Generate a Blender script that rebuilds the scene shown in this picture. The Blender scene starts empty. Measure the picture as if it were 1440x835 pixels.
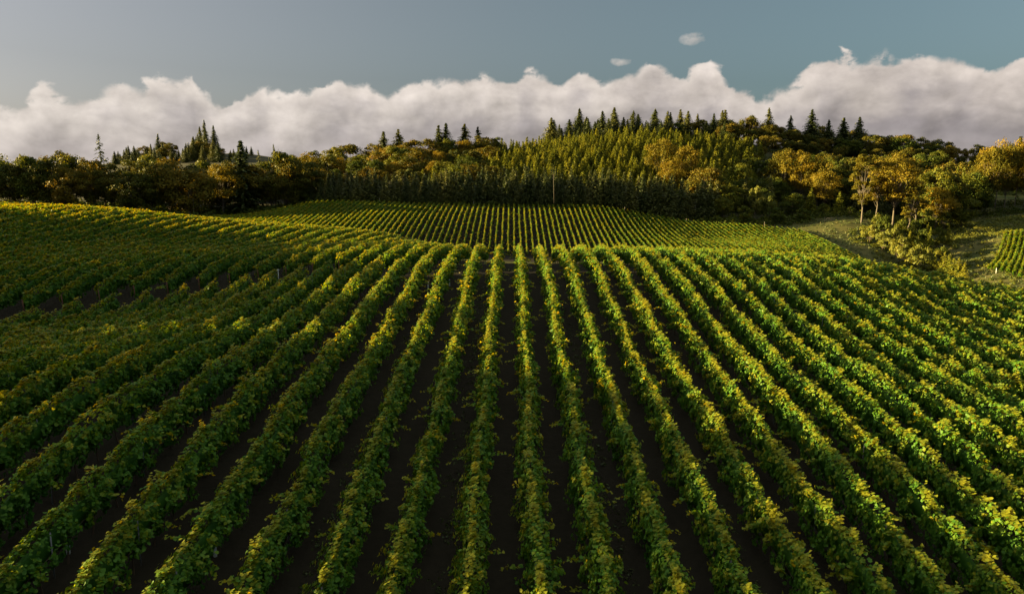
import bpy, math, random
import numpy as np
from mathutils import Vector, Matrix

# ------------------------------------------------------------------ camera, light, exposure
F = 1028.0 / 1440.0                     # focal length over image width
PITCH = math.radians(10.0)
SUN_AZ = math.radians(-86.0)            # measured from +Y towards +X (negative = to the left)
SUN_EL = math.radians(9.5)
EXPOSURE = 2.8
SC = bpy.context.scene
COL = SC.collection
cam = bpy.data.cameras.new('camera'); camo = bpy.data.objects.new('camera', cam); COL.objects.link(camo)
cam.sensor_width = 36.0; cam.lens = 36.0 * F
camo.location = (0, 0, 0); camo.rotation_euler = (math.pi / 2 - PITCH, 0, 0)
cam.clip_start = 0.1; cam.clip_end = 20000
SC.camera = camo

sun = bpy.data.lights.new('sun', 'SUN'); suno = bpy.data.objects.new('sun', sun); COL.objects.link(suno)
sun.energy = 5.0; sun.angle = math.radians(0.5); sun.color = (1.0, 0.755, 0.32)
sdir = Vector((math.sin(SUN_AZ) * math.cos(SUN_EL), math.cos(SUN_AZ) * math.cos(SUN_EL), math.sin(SUN_EL)))
suno.rotation_euler = sdir.to_track_quat('Z', 'Y').to_euler()

SC.view_settings.view_transform = 'Standard'
SC.view_settings.look = 'None'
SC.view_settings.gamma = 1.0
SC.view_settings.exposure = EXPOSURE
SC.render.engine = 'CYCLES'
SC.cycles.max_bounces = 5; SC.cycles.diffuse_bounces = 3; SC.cycles.glossy_bounces = 2
SC.cycles.transmission_bounces = 3; SC.cycles.transparent_max_bounces = 4
SC.cycles.use_denoising = True


def N(nt, typ, **kw):
    n = nt.nodes.new(typ)
    for k, v in kw.items():
        setattr(n, k, v)
    return n


def math_node(nt, op, a, b=None, c=None, clamp=False):
    n = nt.nodes.new('ShaderNodeMath'); n.operation = op; n.use_clamp = clamp
    for i, v in enumerate((a, b, c)):
        if v is None:
            continue
        if isinstance(v, (int, float)):
            n.inputs[i].default_value = v
        else:
            nt.links.new(v, n.inputs[i])
    return n.outputs[0]


def mixc(nt, fac, a, b, blend='MIX'):
    n = nt.nodes.new('ShaderNodeMix'); n.data_type = 'RGBA'; n.blend_type = blend
    if isinstance(fac, (int, float)):
        n.inputs[0].default_value = fac
    else:
        nt.links.new(fac, n.inputs[0])
    for i, v in ((6, a), (7, b)):
        if isinstance(v, tuple):
            n.inputs[i].default_value = (v[0], v[1], v[2], 1)
        else:
            nt.links.new(v, n.inputs[i])
    return n.outputs[2]


def px_dir(x, y):
    """direction in the world of a point of the 1440x835 picture"""
    u = (x - 720) / 1028.0; d = (y - 417.5) / 1028.0
    return (u, math.cos(PITCH) - d * math.sin(PITCH), -d * math.cos(PITCH) - math.sin(PITCH))


CLOUD_TOP = [(0,147),(37,137),(70,131),(110,135),(134,130),(188,127),(218,110),(235,104),(265,102),(275,114),(290,138),
    (309,150),(335,134),(362,125),(380,138),(409,138),(440,120),(480,112),(515,124),(550,131),(597,110),(640,105),(661,102),
    (695,109),(721,114),(741,102),(765,114),(789,113),(819,98),(836,110),(849,117),(882,104),(922,100),(960,101),(994,96),
    (1024,110),(1054,124),(1067,138),(1081,136),(1088,124),(1114,110),(1148,100),(1175,86),(1208,88),(1228,82),(1282,73),
    (1315,77),(1350,75),(1386,90),(1406,90),(1427,86),(1440,85)]


def build_world():
    w = bpy.data.worlds.new('World'); SC.world = w; w.use_nodes = True
    nt = w.node_tree; nt.nodes.clear()
    out = N(nt, 'ShaderNodeOutputWorld'); bg = N(nt, 'ShaderNodeBackground')
    nt.links.new(bg.outputs[0], out.inputs[0]); bg.inputs[1].default_value = 0.05
    sky = N(nt, 'ShaderNodeTexSky', sky_type='NISHITA', sun_disc=False)
    sky.sun_elevation = SUN_EL; sky.sun_rotation = SUN_AZ % (2 * math.pi)
    sky.altitude = 200; sky.air_density = 1.0; sky.dust_density = 2.2; sky.ozone_density = 2.0
    tc = N(nt, 'ShaderNodeTexCoord'); sep = N(nt, 'ShaderNodeSeparateXYZ')
    nt.links.new(tc.outputs['Generated'], sep.inputs[0])
    X, Y, Z = sep.outputs
    az = math_node(nt, 'ARCTAN2', X, Y)
    hyp = math_node(nt, 'SQRT', math_node(nt, 'ADD', math_node(nt, 'MULTIPLY', X, X), math_node(nt, 'MULTIPLY', Y, Y)))
    el = math_node(nt, 'DIVIDE', Z, math_node(nt, 'MAXIMUM', hyp, 0.001))
    # outline of the cloud bank: tangent of elevation against azimuth
    A0, A1 = -0.8, 0.8
    fc = N(nt, 'ShaderNodeFloatCurve')
    cm = fc.mapping; cv = cm.curves[0]
    pts = []
    for x, y in CLOUD_TOP:
        d = px_dir(x, y); a = math.atan2(d[0], d[1]); e = d[2] / math.hypot(d[0], d[1])
        pts.append(((a - A0) / (A1 - A0), e * 4))
    pts = [(0, pts[0][1] * 0.9)] + pts + [(1, pts[-1][1] * 0.9)]
    cv.points[0].location = pts[0]; cv.points[1].location = pts[-1]
    for p in pts[1:-1]:
        cv.points.new(*p)
    for p in cv.points:
        p.handle_type = 'AUTO_CLAMPED'
    cm.update()
    mr = N(nt, 'ShaderNodeMapRange'); mr.inputs[1].default_value = A0; mr.inputs[2].default_value = A1
    nt.links.new(az, mr.inputs[0]); nt.links.new(mr.outputs[0], fc.inputs['Value'])
    top = math_node(nt, 'MULTIPLY', fc.outputs[0], 0.25)
    comb = N(nt, 'ShaderNodeCombineXYZ')
    nt.links.new(az, comb.inputs[0]); nt.links.new(el, comb.inputs[1])

    def noise(scale, detail, rough, off=(0, 0, 0), dist=0.0, sc=(1, 1, 1)):
        mp = N(nt, 'ShaderNodeMapping'); mp.inputs[1].default_value = off; mp.inputs[3].default_value = sc
        nt.links.new(comb.outputs[0], mp.inputs[0])
        n = N(nt, 'ShaderNodeTexNoise'); n.inputs['Scale'].default_value = scale; n.inputs['Detail'].default_value = detail
        n.inputs['Roughness'].default_value = rough; n.inputs['Distortion'].default_value = dist
        nt.links.new(mp.outputs[0], n.inputs['Vector'])
        return math_node(nt, 'SUBTRACT', n.outputs['Fac'], 0.5)
    n1 = noise(20, 6, 0.5, dist=0.3); n2 = noise(80, 5, 0.6, (3, 1, 0), sc=(.7, 1, 1))
    bil1 = math_node(nt, 'SUBTRACT', 0.07, math_node(nt, 'ABSOLUTE', n1)); bil2 = math_node(nt, 'SUBTRACT', 0.07, math_node(nt, 'ABSOLUTE', n2))
    edge = math_node(nt, 'ADD', math_node(nt, 'MULTIPLY', bil1, 0.055), math_node(nt, 'ADD', math_node(nt, 'MULTIPLY', bil2, 0.014), math_node(nt, 'MULTIPLY', noise(9, 3, .5, (8, 3, 0)), 0.02)))
    vo = N(nt, 'ShaderNodeTexVoronoi', feature='SMOOTH_F1'); vo.inputs['Scale'].default_value = 24; vo.inputs['Smoothness'].default_value = .35
    vm0 = N(nt, 'ShaderNodeVectorMath', operation='ADD'); cv0 = N(nt, 'ShaderNodeCombineXYZ'); nt.links.new(math_node(nt, 'MULTIPLY', n1, .05), cv0.inputs[0]); nt.links.new(math_node(nt, 'MULTIPLY', n2, .03), cv0.inputs[1])
    nt.links.new(comb.outputs[0], vm0.inputs[0]); nt.links.new(cv0.outputs[0], vm0.inputs[1]); nt.links.new(vm0.outputs[0], vo.inputs['Vector'])
    lobes = math_node(nt, 'SUBTRACT', .42, vo.outputs['Distance'])
    edge = math_node(nt, 'ADD', edge, math_node(nt, 'MULTIPLY', lobes, .035))
    ra = noise(13, 6, .52, (0, 0, 4), .3, (1, 1.5, 1)); rb = noise(13, 6, .52, (-.014, .016, 4), .3, (1, 1.5, 1))
    relief = math_node(nt, 'SUBTRACT', ra, rb)
    sa_ = noise(45, 4, .5, (0, 0, 9), .2); sb_ = noise(45, 4, .5, (-.006, .007, 9), .2)
    relief = math_node(nt, 'ADD', relief, math_node(nt, 'MULTIPLY', math_node(nt, 'SUBTRACT', sa_, sb_), 0.3))
    dd = math_node(nt, 'ADD', math_node(nt, 'SUBTRACT', top, el), edge)      # > 0 inside the bank
    mask = N(nt, 'ShaderNodeMapRange', interpolation_type='SMOOTHSTEP')
    mask.inputs[1].default_value = -0.004; mask.inputs[2].default_value = 0.0065
    nt.links.new(dd, mask.inputs[0])
    # small loose puffs
    puffs = []
    for (x, y, rx, ry) in ((972, 54, .018, .0085), (872, 87, .016, .0055)):
        d = px_dir(x, y); a = math.atan2(d[0], d[1]); e = d[2] / math.hypot(d[0], d[1])
        ax = math_node(nt, 'DIVIDE', math_node(nt, 'SUBTRACT', az, a), rx)
        ey = math_node(nt, 'DIVIDE', math_node(nt, 'SUBTRACT', el, e), ry)
        r = math_node(nt, 'ADD', math_node(nt, 'MULTIPLY', ax, ax), math_node(nt, 'MULTIPLY', ey, ey))
        v = math_node(nt, 'SUBTRACT', math_node(nt, 'ADD', math_node(nt, 'SUBTRACT', 0.9, r), math_node(nt, 'MULTIPLY', n2, 2.6)), 0.0)
        v = math_node(nt, 'ADD', v, math_node(nt, 'MULTIPLY', n1, 1.5))
        puffs.append(math_node(nt, 'MULTIPLY', v, 0.5, clamp=True))
    pf = puffs[0]
    for p in puffs[1:]:
        pf = math_node(nt, 'MAXIMUM', pf, p)
    m = math_node(nt, 'MAXIMUM', mask.outputs[0], pf)
    # light and shade of the bank: bright towards the top and towards the sun, mauve grey below
    depth = N(nt, 'ShaderNodeMapRange', interpolation_type='SMOOTHSTEP')
    depth.inputs[1].default_value = 0.0; depth.inputs[2].default_value = 0.085
    nt.links.new(math_node(nt, 'ADD', dd, math_node(nt, 'MULTIPLY', noise(9, 4, .55, (5, 2, 0), sc=(1, 2.2, 1)), 0.09)), depth.inputs[0])
    side = N(nt, 'ShaderNodeMapRange'); side.inputs[1].default_value = -0.65; side.inputs[2].default_value = 0.65
    nt.links.new(az, side.inputs[0])
    lit = mixc(nt, side.outputs[0], CL_LIT[0], CL_LIT[1])
    shd = mixc(nt, side.outputs[0], CL_SHD[0], CL_SHD[1])
    cc = mixc(nt, depth.outputs[0], lit, shd)
    hz = N(nt, 'ShaderNodeMapRange', interpolation_type='SMOOTHSTEP'); hz.inputs[1].default_value = 0.075; hz.inputs[2].default_value = 0.0; nt.links.new(el, hz.inputs[0])
    cc = mixc(nt, math_node(nt, 'MULTIPLY', hz.outputs[0], .6), cc, mixc(nt, side.outputs[0], (1.75, 1.55, 1.42), (1.15, 1.03, 1.0)))
    tex = math_node(nt, 'ADD', math_node(nt, 'ADD', math_node(nt, 'ADD', math_node(nt, 'MULTIPLY', relief, 1.0), math_node(nt, 'MULTIPLY', lobes, .28)), math_node(nt, 'MULTIPLY', n2, 0.12)), math_node(nt, 'ADD', math_node(nt, 'MULTIPLY', noise(14, 5, .5, (1, 7, 0), sc=(.6, 2, 1)), 0.35), 1.0))
    vm = N(nt, 'ShaderNodeVectorMath', operation='SCALE'); nt.links.new(cc, vm.inputs[0]); nt.links.new(tex, vm.inputs[3])
    hsv = N(nt, 'ShaderNodeHueSaturation'); hsv.inputs['Saturation'].default_value = 0.36; nt.links.new(sky.outputs[0], hsv.inputs['Color'])
    sd0 = N(nt, 'ShaderNodeMapRange', interpolation_type='SMOOTHSTEP'); sd0.inputs[1].default_value = -0.7; sd0.inputs[2].default_value = 0.5; nt.links.new(az, sd0.inputs[0])
    skyc = mixc(nt, 1.0, hsv.outputs[0], mixc(nt, sd0.outputs[0], SKY_TINT[0], SKY_TINT[1]), 'MULTIPLY')
    fin = mixc(nt, m, skyc, vm.outputs[0])
    # bright cloud added high overhead, out of view, to raise the fill light
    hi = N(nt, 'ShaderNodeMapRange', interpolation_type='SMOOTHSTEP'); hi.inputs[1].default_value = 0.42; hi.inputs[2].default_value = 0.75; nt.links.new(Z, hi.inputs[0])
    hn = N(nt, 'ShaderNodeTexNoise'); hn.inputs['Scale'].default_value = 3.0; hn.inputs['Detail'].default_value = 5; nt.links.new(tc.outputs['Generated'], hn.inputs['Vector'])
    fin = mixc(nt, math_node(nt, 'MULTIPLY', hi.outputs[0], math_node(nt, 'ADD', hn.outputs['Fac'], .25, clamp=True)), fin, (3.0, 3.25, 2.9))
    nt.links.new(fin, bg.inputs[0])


SKY_TINT = ((.36, .345, .35), (.235, .31, .33))
CL_LIT = ((2.3, 2.08, 1.88), (1.95, 1.72, 1.55))
CL_SHD = ((1.18, 1.07, 1.04), (.78, .70, .715))
build_world()

# ------------------------------------------------------------------ terrain
VH = 1.95                                # height of the vines


def P(x, y, z):
    """world point seen at picture (x, y) at depth z along the optical axis"""
    X = (x - 720) * z / 1028.0; d = (y - 417.5) * z / 1028.0
    return (X, z * math.cos(PITCH) - d * math.sin(PITCH), -d * math.cos(PITCH) - z * math.sin(PITCH))


ctrl = []
for x, y, z in [  # tops of vines
        (708, 823, 25), (708, 650, 33), (708, 510, 45.5), (708, 431, 57), (712, 400, 63.5), (712, 375, 70), (715, 351, 80), (716, 349, 88),
        (1430, 830, 26.2), (1150, 830, 24.7), (1400, 650, 34.6), (1050, 650, 33.6), (1390, 510, 49.8), (1015, 510, 47), (1400, 440, 64),
        (1000, 430, 59), (1000, 352, 84), (860, 348, 84), (1200, 364, 84), (1300, 386, 79), (1440, 411, 74), (1000, 390, 67), (1250, 400, 70),
        (195, 828, 22.8), (-30, 830, 22.3), (425, 828, 23.8), (35, 650, 28.2), (300, 650, 30.5), (75, 510, 37.6), (345, 510, 41), (540, 510, 43.5),
        (465, 392, 65), (302, 403, 68.5), (165, 420, 65), (50, 440, 61.5), (0, 450, 58),
        (481, 358, 80), (372, 368, 76), (280, 382, 71.5), (126, 401, 65.5), (40, 412, 64),
        (395, 345, 97), (451, 349, 87), (573, 339, 140), (129, 340, 92), (129, 291, 118), (0, 289, 122), (200, 298, 120), (400, 319, 135), (620, 345, 105),
        # far field
        (450, 281, 352), (594, 285, 356), (715, 289, 353), (850, 291, 353), (905, 301, 352), (960, 310, 350), (1060, 316, 348), (1129, 322, 345),
        (330, 301, 347), (530, 330, 275), (715, 346, 280), (960, 347, 278), (1100, 352, 277), (1219, 365, 278), (715, 314, 313), (550, 300, 315), (1000, 335, 310), (1150, 340, 312),
        # patch on the right
        (1416, 323, 320), (1391, 373, 270), (1440, 400, 245), (1500, 330, 312)]:
    X, Y, Z = P(x, y, z); ctrl.append((X, Y, Z - VH))
for x, y, z in [  # ground
        (1203, 309, 352), (1245, 313, 352), (1140, 318, 352), (1240, 352, 310), (1290, 385, 290), (1340, 396, 275), (1360, 405, 255), (1300, 364, 325), (1360, 335, 345), (1262, 368, 305), (1290, 318, 370),
        (1400, 303, 385), (1440, 299, 385), (1340, 308, 392), (1180, 300, 400), (1060, 300, 385), (1440, 432, 200)]:
    ctrl.append(P(x, y, z))
ctrl += [  # valley behind the near hill, the sides, and the wooded hills (world coordinates)
    (0, 150, -30), (30, 150, -33), (-40, 200, -34), (60, 150, -38), (0, 215, -38), (60, 215, -40), (100, 170, -42), (140, 215, -45), (-110, 215, -30), (-60, 240, -32),
    (100, 110, -27), (80, 60, -20), (70, 15, -18), (130, 80, -32), (180, 150, -42), (200, 60, -34), (260, 240, -44),
    (-60, 20, -13), (-90, 60, -9.5), (-120, 100, -6.5), (-160, 140, -7), (-120, 160, -13), (-180, 200, -15), (-200, 60, -6), (-90, 190, -24),
    (0, 0, -17.5), (0, -60, -20), (-40, 0, -16), (40, 0, -18), (-150, -50, -10), (150, -50, -26),
    (-230, 330, -18), (-170, 345, -19), (-120, 370, -20), (-250, 280, -15), (-330, 330, -16),
    (-60, 372, -17), (0, 375, -18), (60, 378, -21), (100, 385, -23), (0, 430, -6), (-80, 430, -10), (80, 440, -4), (160, 450, -10), (-160, 450, -14),
    (-90, 520, 1), (20, 500, 6), (100, 520, 16), (60, 600, 20), (130, 620, 24), (200, 600, 18), (260, 560, 6), (300, 650, 12), (420, 700, 6), (200, 480, -6), (270, 470, -12),
    (350, 500, -10), (420, 500, -12), (500, 700, 2), (-30, 620, 8), (-160, 600, 0), (100, 760, 16), (250, 800, 12), (-300, 500, -14), (-400, 700, 0),
    (-350, 820, 12), (-300, 830, 17), (-400, 850, 8), (-260, 850, 9), (-340, 980, 6), (-500, 900, 2), (-150, 900, 0), (0, 1000, 0), (400, 1000, 0), (900, 900, -10), (-900, 900, -10),
    (-900, 200, -10), (900, 200, -40), (-700, -100, -12), (700, -100, -36), (0, -200, -24), (0, 2500, -10), (-1500, 2000, -10), (1500, 2000, -20)]
CP = np.array(ctrl, float)


def smooth_c(y):
    return 9.0
def fit():
    xy = CP[:, :2]
    r = np.sqrt(((xy[:, None] - xy[None]) ** 2).sum(-1) + 64.0)
    n = len(xy)
    A = np.zeros((n + 3, n + 3))
    A[:n, :n] = -r + 0 * np.eye(n)
    A[:n, n] = 1; A[:n, n + 1:] = xy / 1000; A[n, :n] = 1; A[n + 1:, :n] = (xy / 1000).T
    A[:n, :n] += 1.2 * np.eye(n) * -1.0 * -1.0 * 0.6
    b = np.concatenate([CP[:, 2], np.zeros(3)])
    return np.linalg.solve(A, b)


WT = fit()


def H(x, y):
    x = np.atleast_1d(np.asarray(x, float)); y = np.atleast_1d(np.asarray(y, float))
    x, y = np.broadcast_arrays(x, y); sh = x.shape; x = x.ravel(); y = y.ravel()
    o = np.empty(len(x)); n = len(CP)
    for i in range(0, len(x), 20000):
        a = x[i:i + 20000]; b = y[i:i + 20000]
        r = np.sqrt((a[:, None] - CP[None, :, 0]) ** 2 + (b[:, None] - CP[None, :, 1]) ** 2 + 64.0)
        o[i:i + 20000] = -r @ WT[:n] + WT[n] + a / 1000 * WT[n + 1] + b / 1000 * WT[n + 2]
    return o.reshape(sh)


def h1(x, y):
    return float(H([x], [y])[0])


# ------------------------------------------------------------------ helpers
def tag(o, label=None, cat=None, group=None, kind=None):
    if label: o['label'] = label
    if cat: o['category'] = cat
    if group: o['group'] = group
    if kind: o['kind'] = kind
    return o


def empty(name, loc, rz=0.0, s=1.0):
    o = bpy.data.objects.new(name, None); COL.objects.link(o)
    o.location = loc; o.rotation_euler = (0, 0, rz); o.scale = (s, s, s); o.empty_display_size = 0.2
    return o


def link(name, me, parent=None, mat=None):
    o = bpy.data.objects.new(name, me); COL.objects.link(o)
    if parent is not None: o.parent = parent
    if mat is not None and not me.materials: me.materials.append(mat)
    return o


def mesh_np(name, verts, sizes, idx, attrs=None, smooth=False):
    """verts (n,3); sizes: loops per face (array); idx: flat vertex indices"""
    me = bpy.data.meshes.new(name)
    nv, nf, nl = len(verts), len(sizes), len(idx)
    me.vertices.add(nv); me.loops.add(nl); me.polygons.add(nf)
    me.vertices.foreach_set('co', np.ascontiguousarray(verts, dtype=np.float32).ravel())
    me.loops.foreach_set('vertex_index', np.ascontiguousarray(idx, dtype=np.int32))
    st = np.zeros(nf, np.int32); st[1:] = np.cumsum(sizes)[:-1]
    me.polygons.foreach_set('loop_start', st)
    if smooth:
        me.polygons.foreach_set('use_smooth', np.ones(nf, bool))
    for k, (dom, v) in (attrs or {}).items():
        a = me.attributes.new(k, 'FLOAT', dom); a.data.foreach_set('value', np.ascontiguousarray(v, dtype=np.float32))
    me.update(calc_edges=True)
    return me


class MB:
    """collects verts and faces of tubes and boxes"""
    def __init__(s): s.v = []; s.f = []
    def tube(s, pts, rad, n=6, cap=True):
        b0 = len(s.v); pts = [Vector(p) for p in pts]
        for i, p in enumerate(pts):
            t = (pts[min(i + 1, len(pts) - 1)] - pts[max(i - 1, 0)]).normalized()
            a = t.orthogonal().normalized() if abs(t.z) < .99 else Vector((1, 0, 0))
            b = t.cross(a)
            for k in range(n):
                q = p + (a * math.cos(2 * math.pi * k / n) + b * math.sin(2 * math.pi * k / n)) * rad[i]
                s.v.append(tuple(q))
        for i in range(len(pts) - 1):
            for k in range(n):
                s.f.append((b0 + i * n + k, b0 + i * n + (k + 1) % n, b0 + (i + 1) * n + (k + 1) % n, b0 + (i + 1) * n + k))
        if cap:
            s.f.append(tuple(b0 + (len(pts) - 1) * n + k for k in range(n))); s.f.append(tuple(b0 + n - 1 - k for k in range(n)))
    def box(s, c, d):
        b0 = len(s.v); x, y, z = c; a, b, e = d[0] / 2, d[1] / 2, d[2] / 2
        for i in (-1, 1):
            for j in (-1, 1):
                for k in (-1, 1): s.v.append((x + i * a, y + j * b, z + k * e))
        for f in ((0, 1, 3, 2), (4, 6, 7, 5), (0, 4, 5, 1), (2, 3, 7, 6), (0, 2, 6, 4), (1, 5, 7, 3)):
            s.f.append(tuple(b0 + q for q in f))
    def mesh(s, name, smooth=False):
        sizes = np.array([len(f) for f in s.f], np.int32); idx = np.array([i for f in s.f for i in f], np.int32)
        return mesh_np(name, np.array(s.v), sizes, idx, smooth=smooth)


# ------------------------------------------------------------------ materials
def new_mat(name):
    m = bpy.data.materials.new(name); m.use_nodes = True
    nt = m.node_tree; nt.nodes.clear()
    return m, nt, N(nt, 'ShaderNodeOutputMaterial')


def leaf_mat(name, stops, trans=0.35, rand=0.25, rough=0.5, spec=0.25, tcol=(1.25, 1.15, .45)):
    """foliage: colour from the face attribute tint, varied by object"""
    m, nt, out = new_mat(name)
    at = N(nt, 'ShaderNodeAttribute', attribute_name='tint')
    oi = N(nt, 'ShaderNodeObjectInfo')
    r = math_node(nt, 'ADD', at.outputs['Fac'], math_node(nt, 'MULTIPLY', math_node(nt, 'SUBTRACT', oi.outputs['Random'], 0.5), rand))
    cr = N(nt, 'ShaderNodeValToRGB'); e = cr.color_ramp.elements
    while len(e) < len(stops): e.new(0.5)
    for i, (p, c) in enumerate(stops):
        e[i].position = p; e[i].color = (*c, 1)
    nt.links.new(r, cr.inputs[0])
    b = N(nt, 'ShaderNodeBsdfPrincipled'); nt.links.new(cr.outputs[0], b.inputs['Base Color'])
    b.inputs['Roughness'].default_value = rough; b.inputs['Specular IOR Level'].default_value = spec
    t = N(nt, 'ShaderNodeBsdfTranslucent')
    tc = mixc(nt, 1.0, cr.outputs[0], tcol, 'MULTIPLY'); nt.links.new(tc, t.inputs[0])
    mx = N(nt, 'ShaderNodeMixShader'); mx.inputs[0].default_value = trans
    nt.links.new(b.outputs[0], mx.inputs[1]); nt.links.new(t.outputs[0], mx.inputs[2]); nt.links.new(mx.outputs[0], out.inputs[0])
    return m


def simple_mat(name, c1, c2, scale=8, rough=0.85, bump=0.3, stretch=(1, 1, 1)):
    m, nt, out = new_mat(name)
    tc = N(nt, 'ShaderNodeTexCoord'); mp = N(nt, 'ShaderNodeMapping'); mp.inputs[3].default_value = stretch
    nt.links.new(tc.outputs['Object'], mp.inputs[0])
    no = N(nt, 'ShaderNodeTexNoise'); no.inputs['Scale'].default_value = scale; no.inputs['Detail'].default_value = 6
    nt.links.new(mp.outputs[0], no.inputs['Vector'])
    cc = mixc(nt, no.outputs['Fac'], c1, c2)
    b = N(nt, 'ShaderNodeBsdfPrincipled'); nt.links.new(cc, b.inputs['Base Color']); b.inputs['Roughness'].default_value = rough
    b.inputs['Specular IOR Level'].default_value = 0.2
    bp = N(nt, 'ShaderNodeBump'); bp.inputs['Strength'].default_value = bump; nt.links.new(no.outputs['Fac'], bp.inputs['Height'])
    nt.links.new(bp.outputs[0], b.inputs['Normal']); nt.links.new(b.outputs[0], out.inputs[0])
    return m


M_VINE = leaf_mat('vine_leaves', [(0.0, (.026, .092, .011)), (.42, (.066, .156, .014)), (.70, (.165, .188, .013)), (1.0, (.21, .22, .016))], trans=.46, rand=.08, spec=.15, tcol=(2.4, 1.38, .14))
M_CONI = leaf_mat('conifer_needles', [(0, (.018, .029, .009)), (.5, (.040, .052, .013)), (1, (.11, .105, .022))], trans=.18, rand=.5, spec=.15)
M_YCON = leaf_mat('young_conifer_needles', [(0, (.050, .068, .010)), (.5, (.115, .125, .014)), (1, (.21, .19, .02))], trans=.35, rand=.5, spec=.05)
M_OAK = leaf_mat('oak_leaves', [(0, (.028, .042, .008)), (.5, (.070, .068, .010)), (1, (.15, .108, .014))], trans=.3, rand=.6, spec=.05, tcol=(1.4, 1.0, .25))
M_BRIGHT = leaf_mat('bright_scrub_leaves', [(0, (.07, .09, .016)), (.5, (.12, .13, .02)), (1, (.19, .17, .028))], trans=.35, rand=.4, spec=.15, tcol=(1.3, 1.1, .4))
M_GREEN = leaf_mat('green_leaves', [(0, (.026, .042, .008)), (.5, (.058, .074, .011)), (1, (.14, .13, .016))], trans=.3, rand=.5, spec=.05, tcol=(1.3, 1.1, .25))
M_GOLD = leaf_mat('golden_leaves', [(0, (.055, .058, .008)), (.5, (.12, .098, .011)), (1, (.20, .14, .014))], trans=.35, rand=.5, spec=.05, tcol=(1.3, 1.0, .25))
M_GRASS = leaf_mat('grass_blades', [(0, (.035, .055, .014)), (.55, (.065, .085, .022)), (1, (.22, .17, .07))], trans=.25, rand=0)
M_BARK = simple_mat('bark', (.06, .045, .03), (.14, .11, .08), 3, stretch=(3, 3, .4))
M_PALE = simple_mat('pale_bark', (.05, .042, .033), (.13, .11, .088), 2, stretch=(3, 3, .5))
M_WOOD = simple_mat('vine_wood', (.035, .025, .018), (.09, .06, .04), 14, stretch=(1, 1, .3))
M_POST = simple_mat('galvanised_steel', (.10, .105, .11), (.2, .2, .21), 20, rough=.5, bump=.05)
M_TUBE = simple_mat('grow_tube_plastic', (.42, .45, .46), (.55, .57, .58), 9, rough=.5, bump=.05)
M_TIMB = simple_mat('weathered_timber', (.10, .085, .07), (.24, .2, .16), 9, stretch=(4, 4, .4))
M_RUST = simple_mat('end_post_wood', (.05, .022, .014), (.10, .045, .028), 9, stretch=(4, 4, .4))

# ------------------------------------------------------------------ blocks of the vineyard
def row_x(k):                            # k = 1, 2.. right of the central alley, -1, -2.. left of it
    return -0.35 + 2.4 * (k - 0.5 if k > 0 else k + 0.5)


def track_front(x):                      # far end of the near block / near edge of the track
    return float(np.interp(x, [-60, -50, -42, -35, -28, -18, -8, 0, 30, 60], [47, 53, 59, 64.4, 68.5, 73.8, 76.2, 76.6, 76.6, 75]))


def track_back(x):
    return float(np.interp(x, [-80, -60, -50, -42, -35, -28, -18, -8, 0, 30, 60], [40, 50, 57, 62.5, 67.2, 71.5, 77.0, 77.4, 77.4, 77.4, 76.4]))


C_FRONT = lambda x: float(np.interp(x, [-140, -60, 0, 140], [268, 268, 272, 272]))
C_BACK = lambda x: float(np.interp(x, [-140, -131, -100, -60, 0, 60, 90, 120, 137, 150], [330, 338, 352, 357, 359, 358, 353, 350, 345, 335]))
CX0, CX1 = -134, 137.5


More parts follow.
